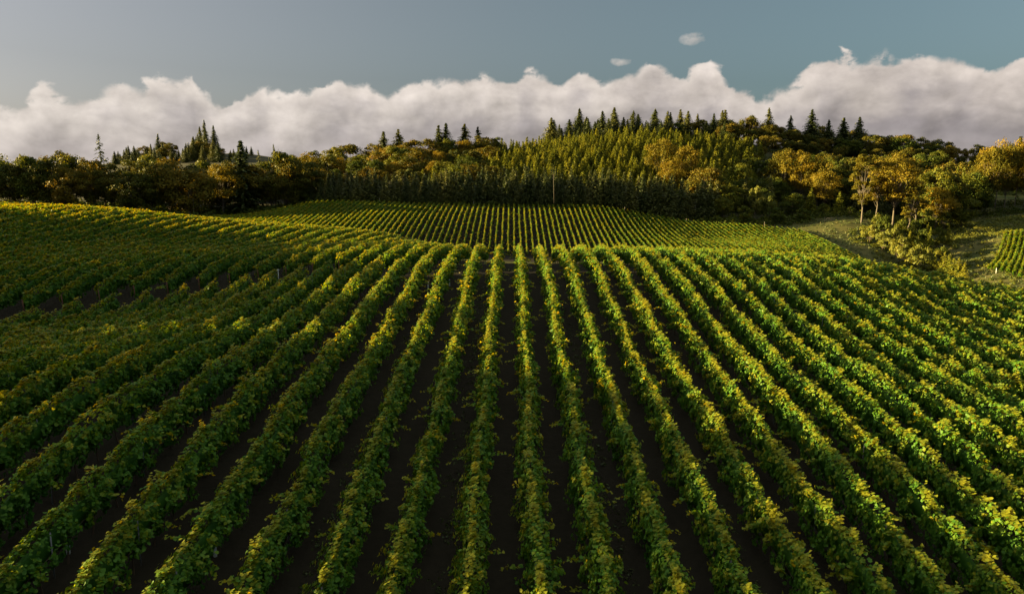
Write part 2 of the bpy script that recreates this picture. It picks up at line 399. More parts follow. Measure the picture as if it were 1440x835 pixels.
def ground():
    def lines(segs):
        o = []
        for a, b, s in segs: o += list(np.arange(a, b, s))
        return np.array(o)
    xs = lines([(-6000, -1200, 400), (-1200, -500, 50), (-500, -160, 10), (-160, -70, 3), (-70, 62, 0.8), (62, 160, 3), (160, 500, 10), (500, 1200, 50), (1200, 6001, 400)])
    ys = lines([(-1500, -200, 130), (-200, 0, 20), (0, 12, 4), (12, 100, 0.8), (100, 140, 2), (140, 250, 5), (250, 380, 3), (380, 700, 10), (700, 1300, 40), (1300, 8001, 500)])
    Xg, Yg = np.meshgrid(xs, ys); Z = H(Xg, Yg)
    rng = np.random.default_rng(5)
    near = (np.abs(Xg) < 70) & (Yg < 140)
    Z = Z + near * rng.normal(0, .025, Z.shape)
    far = np.clip((np.hypot(Xg, Yg) - 1300) / 1500, 0, 1); Z = Z * (1 - far) + (-12) * far
    # slight crown under each row in the near block
    ph = np.cos((Xg - row_x(1)) / 2.4 * 2 * math.pi)
    Z = Z + near * 0.05 * ph
    nx, ny = len(xs), len(ys)
    v = np.stack([Xg.ravel(), Yg.ravel(), Z.ravel()], 1)
    i = np.arange(nx * ny).reshape(ny, nx)
    q = np.stack([i[:-1, :-1], i[:-1, 1:], i[1:, 1:], i[1:, :-1]], -1).reshape(-1, 4)
    # masks: bare vineyard soil, dry grass
    Xf, Yf = Xg.ravel(), Yg.ravel()
    tb = np.interp(Xf, [-80, -50, -35, -18, -8, 60], [40, 57, 67.2, 77.5, 78.5, 77])
    soil = ((Yf > -20) & (Yf < 150) & (Xf > -170) & (Xf < 62)).astype(float)
    soilc = (Yf > 262) & (Yf < np.interp(Xf, [-140, -131, -100, -60, 0, 60, 90, 120, 137], [334, 342, 358, 363, 365, 364, 357, 353, 348])) & (Xf > CX0 - 2) & (Xf < CX1 + 2)
    soil = np.maximum(soil, soilc)
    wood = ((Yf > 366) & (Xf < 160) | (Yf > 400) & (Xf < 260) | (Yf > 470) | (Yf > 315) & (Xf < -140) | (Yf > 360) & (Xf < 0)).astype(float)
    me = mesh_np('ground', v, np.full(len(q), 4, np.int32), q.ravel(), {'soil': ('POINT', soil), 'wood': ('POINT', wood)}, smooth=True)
    m, nt, out = new_mat('ground_soil_and_grass')
    geo = N(nt, 'ShaderNodeNewGeometry')
    def noise(scale, detail=6, rough=.6):
        n = N(nt, 'ShaderNodeTexNoise'); n.inputs['Scale'].default_value = scale; n.inputs['Detail'].default_value = detail; n.inputs['Roughness'].default_value = rough
        nt.links.new(geo.outputs['Position'], n.inputs['Vector']); return n.outputs['Fac']
    nb, ns, nl = noise(.05), noise(2.5, 8, .7), noise(.35)
    sa = N(nt, 'ShaderNodeAttribute', attribute_name='soil'); wa = N(nt, 'ShaderNodeAttribute', attribute_name='wood')
    soilcol = mixc(nt, ns, (.008, .0070, .0050), (.027, .0215, .0145))
    gr = N(nt, 'ShaderNodeMapRange'); gr.inputs[1].default_value = .38; gr.inputs[2].default_value = .62; nt.links.new(nb, gr.inputs[0])
    grass = mixc(nt, gr.outputs[0], (.046, .052, .014), (.098, .080, .027))
    grass = mixc(nt, math_node(nt, 'MULTIPLY', nl, .6), grass, (.035, .05, .014))
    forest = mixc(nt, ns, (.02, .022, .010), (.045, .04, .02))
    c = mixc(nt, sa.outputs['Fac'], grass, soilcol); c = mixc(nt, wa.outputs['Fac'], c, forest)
    b = N(nt, 'ShaderNodeBsdfPrincipled'); nt.links.new(c, b.inputs['Base Color']); b.inputs['Roughness'].default_value = .95; b.inputs['Specular IOR Level'].default_value = .1
    bp = N(nt, 'ShaderNodeBump'); bp.inputs['Strength'].default_value = .8; bp.inputs['Distance'].default_value = .08
    nt.links.new(ns, bp.inputs['Height']); nt.links.new(bp.outputs[0], b.inputs['Normal']); nt.links.new(b.outputs[0], out.inputs[0])
    return tag(link('ground', me, mat=m), kind='structure')


ground()


# ------------------------------------------------------------------ vine rows
def vnoise(rng, n, m):
    return rng.random((n, m))


def bil(g, a, b):
    n, m = g.shape
    a = a % (n - 1); b = np.clip(b, 0, m - 1.001)
    i = a.astype(int); j = b.astype(int); fa = a - i; fb = b - j
    fa = fa * fa * (3 - 2 * fa); fb = fb * fb * (3 - 2 * fb)
    return (g[i, j] * (1 - fa) + g[i + 1, j] * fa) * (1 - fb) + (g[i, j + 1] * (1 - fa) + g[i + 1, j + 1] * fa) * fb


def leaf_faces(rng, c, nrm, size, detailed):
    """leaf quads (far) or folded six-point leaves (near) at centres c with normals nrm"""
    n = len(c)
    nrm = nrm / np.linalg.norm(nrm, axis=1, keepdims=True)
    up = rng.normal(0, 1, (n, 3)); up[:, 2] -= .9
    t = up - nrm * (up * nrm).sum(1, keepdims=True); t /= np.linalg.norm(t, axis=1, keepdims=True)
    s = np.cross(nrm, t); hs = (size / 2)[:, None]
    if not detailed:
        v = np.stack([c - t * hs * 1.0 + nrm * hs * .15, c + s * hs * .95 - nrm * hs * .12, c + t * hs * 1.1 + nrm * hs * .15, c - s * hs * .95 - nrm * hs * .12], 1).reshape(-1, 3)
        idx = np.arange(4 * n); sizes = np.full(n, 4, np.int32)
        return v, sizes, idx, 1
    v = np.stack([c - t * hs * .75, c + s * hs * .95 - t * hs * .55 + nrm * hs * .25, c + s * hs * .80 + t * hs * .45 + nrm * hs * .2,
                  c + t * hs * 1.2, c - s * hs * .80 + t * hs * .45 + nrm * hs * .2, c - s * hs * .95 - t * hs * .55 + nrm * hs * .25], 1).reshape(-1, 3)
    b = np.arange(n)[:, None] * 6
    idx = (b + np.array([0, 1, 2, 3, 0, 3, 4, 5])).ravel()
    return v, np.full(2 * n, 4, np.int32), idx, 2


def vine_foliage(seed, x0, y0, x1, y1, dens=1.0, yellow=0.0, shoots=1.0, near=True, lump=1.0, wid=1.0):
    """one hedge of vine leaves from (x0, y0) to (x1, y1), coordinates relative to its start; finer where nearer the camera"""
    rng = np.random.default_rng(seed)
    L = math.hypot(x1 - x0, y1 - y0); dx, dy = (x1 - x0) / L, (y1 - y0) / L
    zb = h1(x0, y0)
    ss = np.linspace(0, L, 200)
    dist = np.hypot(x0 + dx * ss, y0 + dy * ss)
    sz = .105 + .0012 * dist if near else .12 + .00115 * dist
    rho = dens * 3.4 * 1.9 / (sz ** 2 * .8)
    cdf = np.concatenate([[0], np.cumsum((rho[1:] + rho[:-1]) / 2 * np.diff(ss))]); n = int(cdf[-1])
    s = np.interp(rng.random(n) * cdf[-1], cdf, ss)
    size = np.interp(s, ss, sz) * rng.uniform(.7, 1.3, n)
    # lumps: clusters along the row, about one vine each, and finer lobes
    ga, gb, gc, gd = vnoise(rng, 120, 6), vnoise(rng, 200, 8), vnoise(rng, 90, 4), vnoise(rng, 300, 12)
    # leaves gather in sprays round the shoot tips
    nc = max(8, int(L * 17)); cs = rng.random(nc) * L; csd = np.where(rng.random(nc) < .5, -1.0, 1.0); chh = 1 - rng.random(nc) ** 1.2
    cout = rng.random(nc) ** 2.6 * .46 * (.3 + .7 * lump); ctint = rng.normal(0, .06, nc)
    order = np.argsort(cs); cs, csd, chh, cout, ctint = cs[order], csd[order], chh[order], cout[order], ctint[order]
    ci = np.clip(np.searchsorted(cs, s + rng.normal(0, .2, n)) + rng.integers(-2, 3, n), 0, nc - 1)
    cl = rng.random(n) < .72
    s = np.where(cl, np.clip(cs[ci] + rng.normal(0, .10, n), 0, L), s)
    side = np.where(cl, csd[ci], np.where(rng.random(n) < .5, -1.0, 1.0))
    h = np.where(cl, np.clip(chh[ci] + rng.normal(0, .07, n), 0, 1), 1 - rng.random(n) ** 1.25)           # 0 bottom .. 1 top
    out_ = np.where(cl, cout[ci], 0.0) * rng.uniform(.5, 1.1, n)
    u = rng.random(n)
    sidx = np.where(side > 0, 2.0, 0.0)
    hs = bil(ga, s / 1.25, np.zeros(n) + 1.0)
    topz = 1.80 + .52 * lump * hs + .34 * (1 - lump) + .22 * (bil(gb, s / .45, np.zeros(n)) - .5)
    botz = .32 + .35 * bil(gc, s / 1.1, np.zeros(n) + 1)
    prof = np.sin(np.clip(h, 0, 1) * math.pi * .80 + .42) ** .8
    w = (.19 + .03 * (1 - lump) + .35 * lump * bil(gb, s / .8, sidx + h * 1.6)) * prof * (.72 + .6 * bil(gd, s / .28, sidx * 2 + h * 5))
    w = w * wid
    topw = (rng.random(n) < .24) & ~cl | cl & (h > .88)               # a share of the leaves roof the hedge
    lat = np.where(topw, rng.uniform(-1, 1, n) * w * .9, side * (w * (1 - .35 * u ** 2) + out_))
    zz = np.where(topw, topz + out_ * .9 + rng.normal(0, .06, n) - .30 * (lat / .45) ** 2, botz + (topz - botz) * h)
    sway = .30 * (bil(gc, s / 4.0, np.zeros(n) + 2) - .5)
    lat = lat + sway
    nr = np.stack([side * (1 - topw) * 1.0, np.zeros(n), .10 + .70 * h * h + topw * 1.2], 1) + rng.normal(0, .42, (n, 3)) + np.array([-.55, 0, .12]) * (h > .35)[:, None]
    tint = np.clip(.30 + .46 * (h - .6) + rng.normal(0, .07, n) + np.where(cl, ctint[ci] + out_ * .5, 0) + .22 * (bil(gb, s / 1.3, np.zeros(n) + 4) - .4) + topw * .14, 0, .93)  # tint rises with height: young tips, plus painted light on top and shade below
    # single shoots that leave the hedge
    ns = int(L * 1.25 * shoots)
    if ns:
        k = 16
        s0 = rng.random(ns) * L; sd = np.where(rng.random(ns) < .5, -1, 1.0)
        up = rng.random(ns) < .55; ln = rng.uniform(.3, .95, ns) * np.where(rng.random(ns) < .12, 1.5, 1)
        t = np.linspace(.1, 1, k)[None]
        lz = np.where(up, 1.9, rng.uniform(.9, 1.8, ns))[:, None] + np.where(up, .55, .18)[:, None] * ln[:, None] * t - .35 * ln[:, None] * t * t
        ll = np.where(up, rng.uniform(-.25, .25, ns), sd * .35)[:, None] + (sd * np.where(up, .45, 1.0) * ln)[:, None] * t
        ls = s0[:, None] + (rng.uniform(-.6, .6, ns) * ln)[:, None] * t
        s2 = ls.ravel() + rng.normal(0, .05, ns * k); l2 = ll.ravel() + rng.normal(0, .055, ns * k); z2 = lz.ravel() + rng.normal(0, .04, ns * k)
        sz2 = np.interp(np.clip(s2, 0, L), ss, sz) * (1.5 - .6 * np.repeat(t, ns, 0).ravel()) * rng.uniform(.8, 1.1, ns * k)
        n2 = rng.normal(0, .6, (ns * k, 3)); n2[:, 2] += 1
        s = np.concatenate([s, s2]); lat = np.concatenate([lat, l2]); zz = np.concatenate([zz, z2]); size = np.concatenate([size, sz2])
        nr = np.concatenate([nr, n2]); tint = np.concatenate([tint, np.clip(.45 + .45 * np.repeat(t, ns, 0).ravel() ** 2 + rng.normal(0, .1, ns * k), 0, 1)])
    tint = tint + yellow
    wx = x0 + dx * s + dy * lat; wy = y0 + dy * s - dx * lat
    gz = np.interp(s, ss, H(x0 + dx * ss, y0 + dy * ss))
    nrw = np.stack([nr[:, 0] * dy + nr[:, 1] * dx, -nr[:, 0] * dx + nr[:, 1] * dy, nr[:, 2]], 1)
    c = np.stack([wx - x0, wy - y0, gz + zz - zb], 1)
    dcam = np.hypot(wx, wy); det = dcam < 46
    vs, sizes, idx, tn = [], [], [], []; off = 0
    for mask, d in ((det, True), (~det, False)):
        if mask.sum() == 0: continue
        v, sz_, ix, per = leaf_faces(rng, c[mask], nrw[mask], size[mask], d)
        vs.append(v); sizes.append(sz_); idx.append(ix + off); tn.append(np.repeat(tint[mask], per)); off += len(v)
    # leafy inner core that closes the hedge
    m = max(4, int(L / (.5 if near else 2))); sc = np.linspace(0.1, L - .1, m)
    g = np.interp(sc, ss, H(x0 + dx * ss, y0 + dy * ss)) - zb
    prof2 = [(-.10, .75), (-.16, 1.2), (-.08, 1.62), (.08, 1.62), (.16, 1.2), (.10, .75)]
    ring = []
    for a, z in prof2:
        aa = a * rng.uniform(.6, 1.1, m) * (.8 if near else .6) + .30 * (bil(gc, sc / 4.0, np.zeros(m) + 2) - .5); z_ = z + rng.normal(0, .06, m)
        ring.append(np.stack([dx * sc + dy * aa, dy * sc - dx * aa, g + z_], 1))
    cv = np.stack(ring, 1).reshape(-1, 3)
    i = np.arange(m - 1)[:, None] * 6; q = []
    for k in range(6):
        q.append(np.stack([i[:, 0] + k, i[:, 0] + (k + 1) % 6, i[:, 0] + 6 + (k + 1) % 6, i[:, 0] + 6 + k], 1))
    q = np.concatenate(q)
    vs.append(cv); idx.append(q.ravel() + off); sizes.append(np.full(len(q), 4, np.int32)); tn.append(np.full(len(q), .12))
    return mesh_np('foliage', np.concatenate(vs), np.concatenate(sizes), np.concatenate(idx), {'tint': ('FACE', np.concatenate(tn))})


def cordon(seed, x0, y0, x1, y1, step):
    """trunks joined by the cordon they are trained along"""
    rng = random.Random(seed); mb = MB()
    L = math.hypot(x1 - x0, y1 - y0); dx, dy = (x1 - x0) / L, (y1 - y0) / L; zb = h1(x0, y0)
    n = int(L / step); ts = [(i + .5) * L / n for i in range(n)]
    g = H([x0 + dx * t for t in ts], [y0 + dy * t for t in ts]) - zb
    pts = []
    for t, gz in zip(ts, g):
        j = rng.uniform(-.06, .06); k = rng.uniform(-.08, .08)
        mb.tube([(dx * t + j, dy * t + k, gz - .1), (dx * t - j * .5, dy * t, gz + .45), (dx * t, dy * t - k, gz + .92)], [.045, .032, .028], 5, False)
        pts.append((dx * t, dy * t, gz + .92))
    mb.tube(pts, [.022] * len(pts), 4)
    return mb.mesh('cordon', True)


ORD = ['', 'first', 'second', 'third', 'fourth', 'fifth', 'sixth', 'seventh', 'eighth', 'ninth', 'tenth', 'eleventh', 'twelfth', 'thirteenth', 'fourteenth',
       'fifteenth', 'sixteenth', 'seventeenth', 'eighteenth', 'nineteenth', 'twentieth']
TENS = {2: 'twenty', 3: 'thirty', 4: 'forty', 5: 'fifty', 6: 'sixty', 7: 'seventy', 8: 'eighty', 9: 'ninety', 10: 'hundred'}
TENO = {3: 'thirtieth', 4: 'fortieth', 5: 'fiftieth', 6: 'sixtieth', 7: 'seventieth', 8: 'eightieth', 9: 'ninetieth'}


def ordw(n):
    if n <= 20: return ORD[n]
    if n > 99: return 'hundredth' if n == 100 else 'hundred-and-' + ordw(n - 100)
    t, u = divmod(n, 10)
    return TENO[t] if u == 0 else TENS[t] + '-' + ORD[u]


_pm = MB(); _pm.tube([(0, 0, -.2), (0, 0, 1.74)], [.028, .028], 6); POST_ME = _pm.mesh('post'); POST_ME.materials.append(M_POST)
_pm = MB(); _pm.tube([(0, 0, -.2), (0, 0, 1.75)], [.06, .05], 7); ENDP_ME = _pm.mesh('end_post'); ENDP_ME.materials.append(M_RUST)


def vine_row(seed, x0, y0, x1, y1, label, group, posts=0, endposts=(), wood=0, **kw):
    zb = h1(x0, y0)
    r = tag(empty('vine_row', (x0, y0, zb)), label, 'vine row', group)
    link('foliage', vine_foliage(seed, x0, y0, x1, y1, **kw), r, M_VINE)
    L = math.hypot(x1 - x0, y1 - y0); dx, dy = (x1 - x0) / L, (y1 - y0) / L
    if wood: link('cordon', cordon(seed, x0, y0, x1, y1, wood), r, M_WOOD)
    rr = random.Random(seed)
    if posts:
        t = rr.uniform(1, posts)
        while t < L - 1:
            p = link('post', POST_ME, r); p.location = (dx * t, dy * t, h1(x0 + dx * t, y0 + dy * t) - zb); p.rotation_euler = (rr.uniform(-.02, .02), rr.uniform(-.02, .02), 0)
            t += posts
    for e in endposts:
        t = .12 if e == 0 else L - .12
        p = link('end_post', ENDP_ME, r); p.location = (dx * t, dy * t, h1(x0 + dx * t, y0 + dy * t) - zb); p.rotation_euler = (0, 0, 0)
        p.rotation_euler.x = .10 if e == 0 else -.10
    return r


SEED = 100
for k in list(range(-24, 0)) + list(range(1, 26)):                     # near block
    X = row_x(k)
    y0 = max(12.0, abs(X) * .55)
    y1 = track_front(X)
    SEED += 1
    if y1 - y0 < 3: continue
    sd = 'right' if k > 0 else 'left'
    vine_row(SEED, X, y0, X, y1, f'vine row of the nearest block, {ordw(abs(k))} {sd} of the central bare alley',
             'vine rows of the nearest block', posts=6.5, wood=1.6, lump=1.0 if k > -8 else .5, shoots=1.0 if k > -8 else .45)
for k in list(range(-40, 0)) + list(range(1, 27)):                     # block beyond the track
    X = row_x(k); SEED += 1
    y0 = max(track_back(X), abs(X) * 1028 / 720 * .7 - 6)
    y1 = float(np.interp(X, [-90, -60, -40, -20, -5, 0, 60], [150, 150, 158, 145, 112, 100, 96]))
    sd = 'right' if k > 0 else 'left'
    vine_row(SEED, X, y0, X, y1, f'vine row beyond the grassy track, {ordw(abs(k))} {sd} of the central alley, over the crest',
             'vine rows between the track and the crest', endposts=(0,) if -26 < k < -7 else (), wood=3.2 if abs(k) < 22 else 0, dens=1.05, shoots=.4, lump=.35, wid=.72)
kc = [k for k in list(range(-60, 0)) + list(range(1, 62)) if CX0 <= row_x(k) <= CX1]
for k in kc:                                                           # far slope
    X = row_x(k); SEED += 1
    sd = 'right' if k > 0 else 'left'
    vine_row(SEED, X, C_FRONT(X), X, C_BACK(X), f'narrow vine row on the far slope, {ordw(abs(k))} {sd} of its central alley',
             'vine rows on the far slope', near=False, dens=1.0, shoots=.35, lump=.6, wid=.72)
# patch in the far right corner: rows lean to the right as they climb
for j in range(16):
    SEED += 1
    a = P(1391 + j * 8.5, 373 + j * 4.6, 270 - j * 2.6); b = P(1416 + j * 7.2, 323 - j * .3, 320)
    vine_row(SEED, a[0], a[1], b[0], b[1], f'sunlit vine row in the small right-hand patch, {ordw(j + 1)} from its left side',
             'vine rows in the right-hand patch', near=False, shoots=.5)

# ------------------------------------------------------------------ trees
def crown_mesh(name, c, nr, size, tint, rng):
    v, sz, ix, per = leaf_faces(rng, c, nr, size, False)
    return mesh_np(name, v, sz, ix, {'tint': ('FACE', np.repeat(tint, per))})


def conifer(seed, Hh, R, base=.06, dens=1.0, leaf=.5, droop=.25, ragged=.3):
    rng = np.random.default_rng(seed); c = []; nr = []; sz = []; tn = []
    nw = int(Hh / .55 * dens ** .5) + 6
    for i in range(nw):
        t = (i + rng.uniform(-.4, .4)) / nw; t = min(max(t, 0), 1)
        z = Hh * (base + (1 - base) * t)
        r0 = R * ((1 - t) ** .85) * (1 - .25 * max(0, .12 - t) / .12) + .15
        nb = max(4, int((5 + 7 * (1 - t)) * dens))
        for _ in range(nb):
            a = rng.uniform(0, 2 * math.pi); r = r0 * rng.uniform(1 - ragged, 1 + ragged * .5)
            k = max(2, int(r / (leaf * .55)))
            for q in range(k):
                f = (q + .7) / k
                c.append((math.cos(a) * r * f, math.sin(a) * r * f, z - droop * r * f * f + rng.normal(0, .08) + .12 * r * f))
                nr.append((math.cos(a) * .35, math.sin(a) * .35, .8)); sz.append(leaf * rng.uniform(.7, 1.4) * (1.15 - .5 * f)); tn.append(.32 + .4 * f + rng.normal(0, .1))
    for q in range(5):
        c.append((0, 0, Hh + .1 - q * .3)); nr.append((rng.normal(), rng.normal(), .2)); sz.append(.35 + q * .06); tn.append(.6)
    c = np.array(c); nr = np.array(nr) + rng.normal(0, .45, (len(c), 3))
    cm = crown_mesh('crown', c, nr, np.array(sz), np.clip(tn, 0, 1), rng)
    mb = MB(); mb.tube([(0, 0, -1), (0, 0, Hh * .5), (0, 0, Hh * .97)], [Hh * .013 + .05, Hh * .008, .03], 6)
    return cm, mb.mesh('trunk', True)


def broadleaf(seed, Hh, W, cb=.25, nblob=34, per=190, leaf=.5, flat=1.0, lean=0.0, multi=1):
    rng = np.random.default_rng(seed); rr = random.Random(seed)
    mb = MB(); ct = []
    ch = Hh * (1 - cb); cz = Hh * cb + ch * .52
    # blobs fill an uneven ellipsoid
    for i in range(nblob):
        while True:
            p = rng.uniform(-1, 1, 3)
            d = np.linalg.norm(p)
            if d < 1 and d > .35: break
        if rng.random() < .7: p = p / d * rng.uniform(.62, .92)
        x, y, z = p[0] * W / 2, p[1] * W / 2, cz + p[2] * ch / 2 * .9
        shrink = 1 - .35 * max(0, -p[2])
        ct.append((x * shrink + lean * (z / Hh), y * shrink, z, rng.uniform(.13, .24) * W * (.8 + .3 * rng.random())))
    forks = []
    for m_ in range(multi):
        ox = 0 if multi == 1 else (m_ - (multi - 1) / 2) * .5
        base = (ox, rr.uniform(-.1, .1) * multi, -1); f = (ox * 2.4 + lean * .3, rr.uniform(-.4, .4), Hh * cb * 1.05)
        r0 = Hh * .0095 + .10
        mb.tube([base, (ox * 1.4, 0, Hh * cb * .5), f, (f[0] * 1.1, f[1], cz)], [r0 * 1.25, r0, r0 * .75, r0 * .35], 7)
        forks.append(f)
    for (x, y, z, r) in ct:
        f = forks[rr.randrange(len(forks))]; s = rr.uniform(0, .8)
        st = (f[0], f[1], f[2] + (cz - f[2]) * s * .9)
        mid = ((st[0] + x) / 2, (st[1] + y) / 2, (st[2] + z) / 2 - .06 * W)
        mb.tube([st, mid, (x, y, z)], [.11 * Hh / 20, .07 * Hh / 20, .02], 4, False)
    C = []; NR = []; T = []
    for (x, y, z, r) in ct:
        n = int(per * rng.uniform(.6, 1.3)); d = rng.normal(0, 1, (n, 3)); d /= np.linalg.norm(d, axis=1, keepdims=True)
        d[:, 2] = np.where(d[:, 2] < -.3, -d[:, 2], d[:, 2])
        rad = r * (1 - .5 * rng.random(n) ** 2) * (1 + .25 * rng.normal(0, 1, n) * .6)
        C.append(np.array([x, y, z]) + d * rad[:, None] * np.array([1, 1, .72 * flat])); NR.append(d + rng.normal(0, .5, (n, 3)))
        T.append(np.full(n, rng.uniform(.25, .7)) + rng.normal(0, .12, n))
    C = np.concatenate(C); NR = np.concatenate(NR); T = np.clip(np.concatenate(T), 0, 1)
    return crown_mesh('crown', C, NR, leaf * rng.uniform(.6, 1.4, len(C)), T, rng), mb.mesh('trunk', True)


def proto(kind, meshes, mat, bark=M_BARK):
    cm, tm = meshes
    cm.materials.append(mat); tm.materials.append(bark)
    return (kind, cm, tm)


PR = {
    'fir': [proto('fir_tree', conifer(s, 24, 6.4 + .9 * (s % 3), .04, 1.4, .95, ragged=.6), M_CONI) for s in (1, 2, 3, 4)],
    'young': [proto('young_conifer', conifer(s, 13, 3.3 + .3 * (s % 2), .02, 1.3, .6), M_YCON) for s in (11, 12, 13, 14)],
    'dark': [proto('dark_conifer', conifer(s, 15, 3.8 + .4 * (s % 2), .02, 1.3, .62), M_CONI) for s in (15, 16, 17)],  # dark conifers of no particular species
    'oak': [proto('oak_tree', broadleaf(s, 18, 15 + s % 3, .04, 46, 170, .6), M_OAK) for s in (21, 22, 23, 24)],
    'green': [proto('broadleaf_tree', broadleaf(s, 17, 13 + s % 3, .03, 42, 180, .55), M_GREEN) for s in (31, 32, 33)],
    'gold': [proto('golden_tree', broadleaf(s, 20, 14 + s % 4, .20, 40, 180, .5), M_GOLD, M_PALE) for s in (41, 42, 43)],
    'tall': [proto('tall_tree', broadleaf(51, 33, 11, .18, 42, 200, .5, flat=1.25), M_GOLD, M_PALE), proto('tall_tree', broadleaf(52, 34, 17, .2, 54, 200, .5, lean=1), M_GOLD, M_PALE),
             proto('tall_tree', broadleaf(53, 26, 9, .2, 28, 160, .5, lean=2), M_GOLD, M_PALE)],
    'open': [proto('open_fir', conifer(61, 28, 5.0, .35, .38, .6, droop=.35, ragged=.5), M_CONI)],
    'shrub': [proto('leafy_shrub', broadleaf(s, 6.5, 7, .03, 18, 170, .36), M_GREEN) for s in (71, 72, 73)],
    'gshrub': [proto('golden_shrub', broadleaf(s, 6, 6, .03, 16, 170, .36), M_BRIGHT) for s in (75, 76)],
    'sapling': [proto('conifer_sapling', conifer(s, 8, 3.0, .02, 1.2, .45, ragged=.45), M_YCON) for s in (81, 82, 83)],
}
RT = random.Random(77)


def tree(kind, X, Y, hs, label, group=None, ws=None, idx=None, cat=None, sink=.3):
    pr = PR[kind]; k, cm, tm = pr[RT.randrange(len(pr)) if idx is None else idx]
    o = empty(k, (X, Y, h1(X, Y) - sink), RT.uniform(0, 6.28))
    if kind == 'fir' and Y < 700: ws = hs * 1.25
    w = (hs if ws is None else ws) * RT.uniform(.85, 1.2)
    o.scale = (w, w, hs); o.rotation_euler = (RT.uniform(-.03, .03), RT.uniform(-.03, .03), o.rotation_euler.z)
    cats = {'fir': 'fir tree', 'young': 'conifer', 'dark': 'spruce tree', 'oak': 'oak tree', 'green': 'tree', 'gold': 'tree', 'tall': 'tree', 'open': 'fir tree', 'shrub': 'shrub', 'gshrub': 'shrub', 'sapling': 'sapling'}
    tag(o, label, cat or cats[kind], group)
    link('trunk', tm, o); link('crown', cm, o)
    return o


def atz(x, z):
    """world X, Y under picture column x at depth z (near the horizon)"""
    return (x - 720) * z / 1028.0, z * .985


def seen(x, y, z):
    return P(x, y, z)


def zone(lst, group, fmt, order='left'):
    """lst: (kind, x, z, height scale): labelled by order from the left of the picture"""
    lst = sorted(lst, key=lambda t: t[1])
    for i, (kind, x, z, hs) in enumerate(lst):
        X, Y = atz(x, z)
        adj = {'fir': 'dark pointed fir', 'young': 'pale green young conifer', 'dark': 'dark conifer', 'oak': 'olive brown round oak', 'green': 'green round broadleaf tree',
               'gold': 'golden leafed tree', 'open': 'open branched fir', 'shrub': 'green bushy shrub', 'gshrub': 'yellow green shrub', 'sapling': 'small pointed conifer sapling', 'tall': 'tall golden tree'}[kind]
        tree(kind, X, Y, hs, fmt.format(adj=adj, n=ordw(i + 1)), group, ws=min(hs, 1.15 if kind != 'gold' else .92))


HEIGHT = {'fir': 24, 'young': 13, 'dark': 15, 'oak': 18, 'green': 17, 'gold': 20, 'tall': 33, 'open': 28, 'shrub': 6.5, 'gshrub': 6, 'sapling': 8}


def fit_top(kind, x, z, ytop):
    """height scale that puts the tree's top at picture height ytop"""
    X, Y = atz(x, z); top = P(x, ytop, z)[2]
    return max(.35, (top - h1(X, Y)) / HEIGHT[kind])


def line_top(pts, x):
    return float(np.interp(x, [p[0] for p in pts], [p[1] for p in pts]))


SKY_L = [(-60, 214), (0, 213), (40, 216), (100, 214), (170, 220), (240, 216), (300, 222), (350, 226), (420, 216), (450, 203), (500, 198)]
# left wood, front and second rank
L = []
for i in range(19):
    x = -50 + i * 27 + RT.uniform(-7, 7); z = 338 + RT.uniform(-6, 10)
    if x > 300: z = 368 + RT.uniform(0, 8)
    kd = RT.choice(['oak', 'oak', 'green', 'oak']); L.append((kd, x, z, fit_top(kd, x, z, line_top(SKY_L, x) + RT.uniform(2, 26))))
zone(L, 'trees along the left wood front', 'shaded {adj}, {n} from the left along the left wood front')
L = []
for i in range(20):
    x = -60 + i * 26 + RT.uniform(-7, 7); z = 376 + RT.uniform(-6, 16)
    if x > 300: z += 24
    kd = RT.choice(['oak', 'oak', 'green', 'gold', 'oak']); L.append((kd, x, z, fit_top(kd, x, z, line_top(SKY_L, x) + RT.uniform(-3, 12))))
zone(L, 'trees behind the front of the left wood', '{adj} in the rear rank of the left wood, {n} from the left')
for kd, x, z, yt, lab in (('open', 161, 345, 189, 'lone open branched fir standing above the left wood'), ('fir', 352, 372, 198, 'dark fir with a rounded top right of the far hill'),
                          ('open', 395, 372, 203, 'dark ragged fir above the wood near the left end of the far slope'), ('open', 377, 378, 211, 'low open pine beside the dark ragged fir'),
                          ('gold', 322, 362, 232, 'bright yellow maple glowing in the left wood'), ('green', 410, 372, 214, 'round green tree right of the ragged fir')):
    X, Y = atz(x, z); s = fit_top(kd, x, z, yt); tree(kd, X, Y, s, lab, ws=s * .85)
# trees left of the frame that shade the near rows
for i in range(18):
    Y = 2 + i * 7.5 if i < 8 else 58 + (i - 8) * 5.2 + RT.uniform(-2, 2); X = -96 + RT.uniform(-6, 6) - max(0, Y - 60) * .5
    kd = RT.choice(['oak', 'green', 'oak']); tree(kd, X, Y, (RT.uniform(.45, 1.05) if Y < 58 else RT.uniform(.7, .85)), f'broad tree beside the vineyard, {ordw(i + 1)} along the left edge', 'trees along the left side of the vineyard', ws=.6 if Y < 44 else .85)
# distant hill
L = []
for i in range(90):
    t = RT.random(); x = 176 + 190 * t; z = 790 + RT.uniform(-65, 35)
    yt = line_top([(180, 210), (200, 205), (235, 200), (265, 196), (290, 190), (310, 190), (330, 202), (350, 214)], x) + RT.uniform(0, 24)
    kd = RT.choice(['fir', 'fir', 'fir', 'fir', 'oak'])
    L.append((kd, x, z, min(1.05, max(.4, fit_top(kd, x, z, yt)))))
L += [('fir', 240, 795, 1.15), ('fir', 305, 790, 1.6), ('fir', 316, 796, 1.35), ('fir', 297, 800, 1.3)]
zone(L, 'trees on the distant hill', 'small {adj} on the distant hill, {n} from the left')
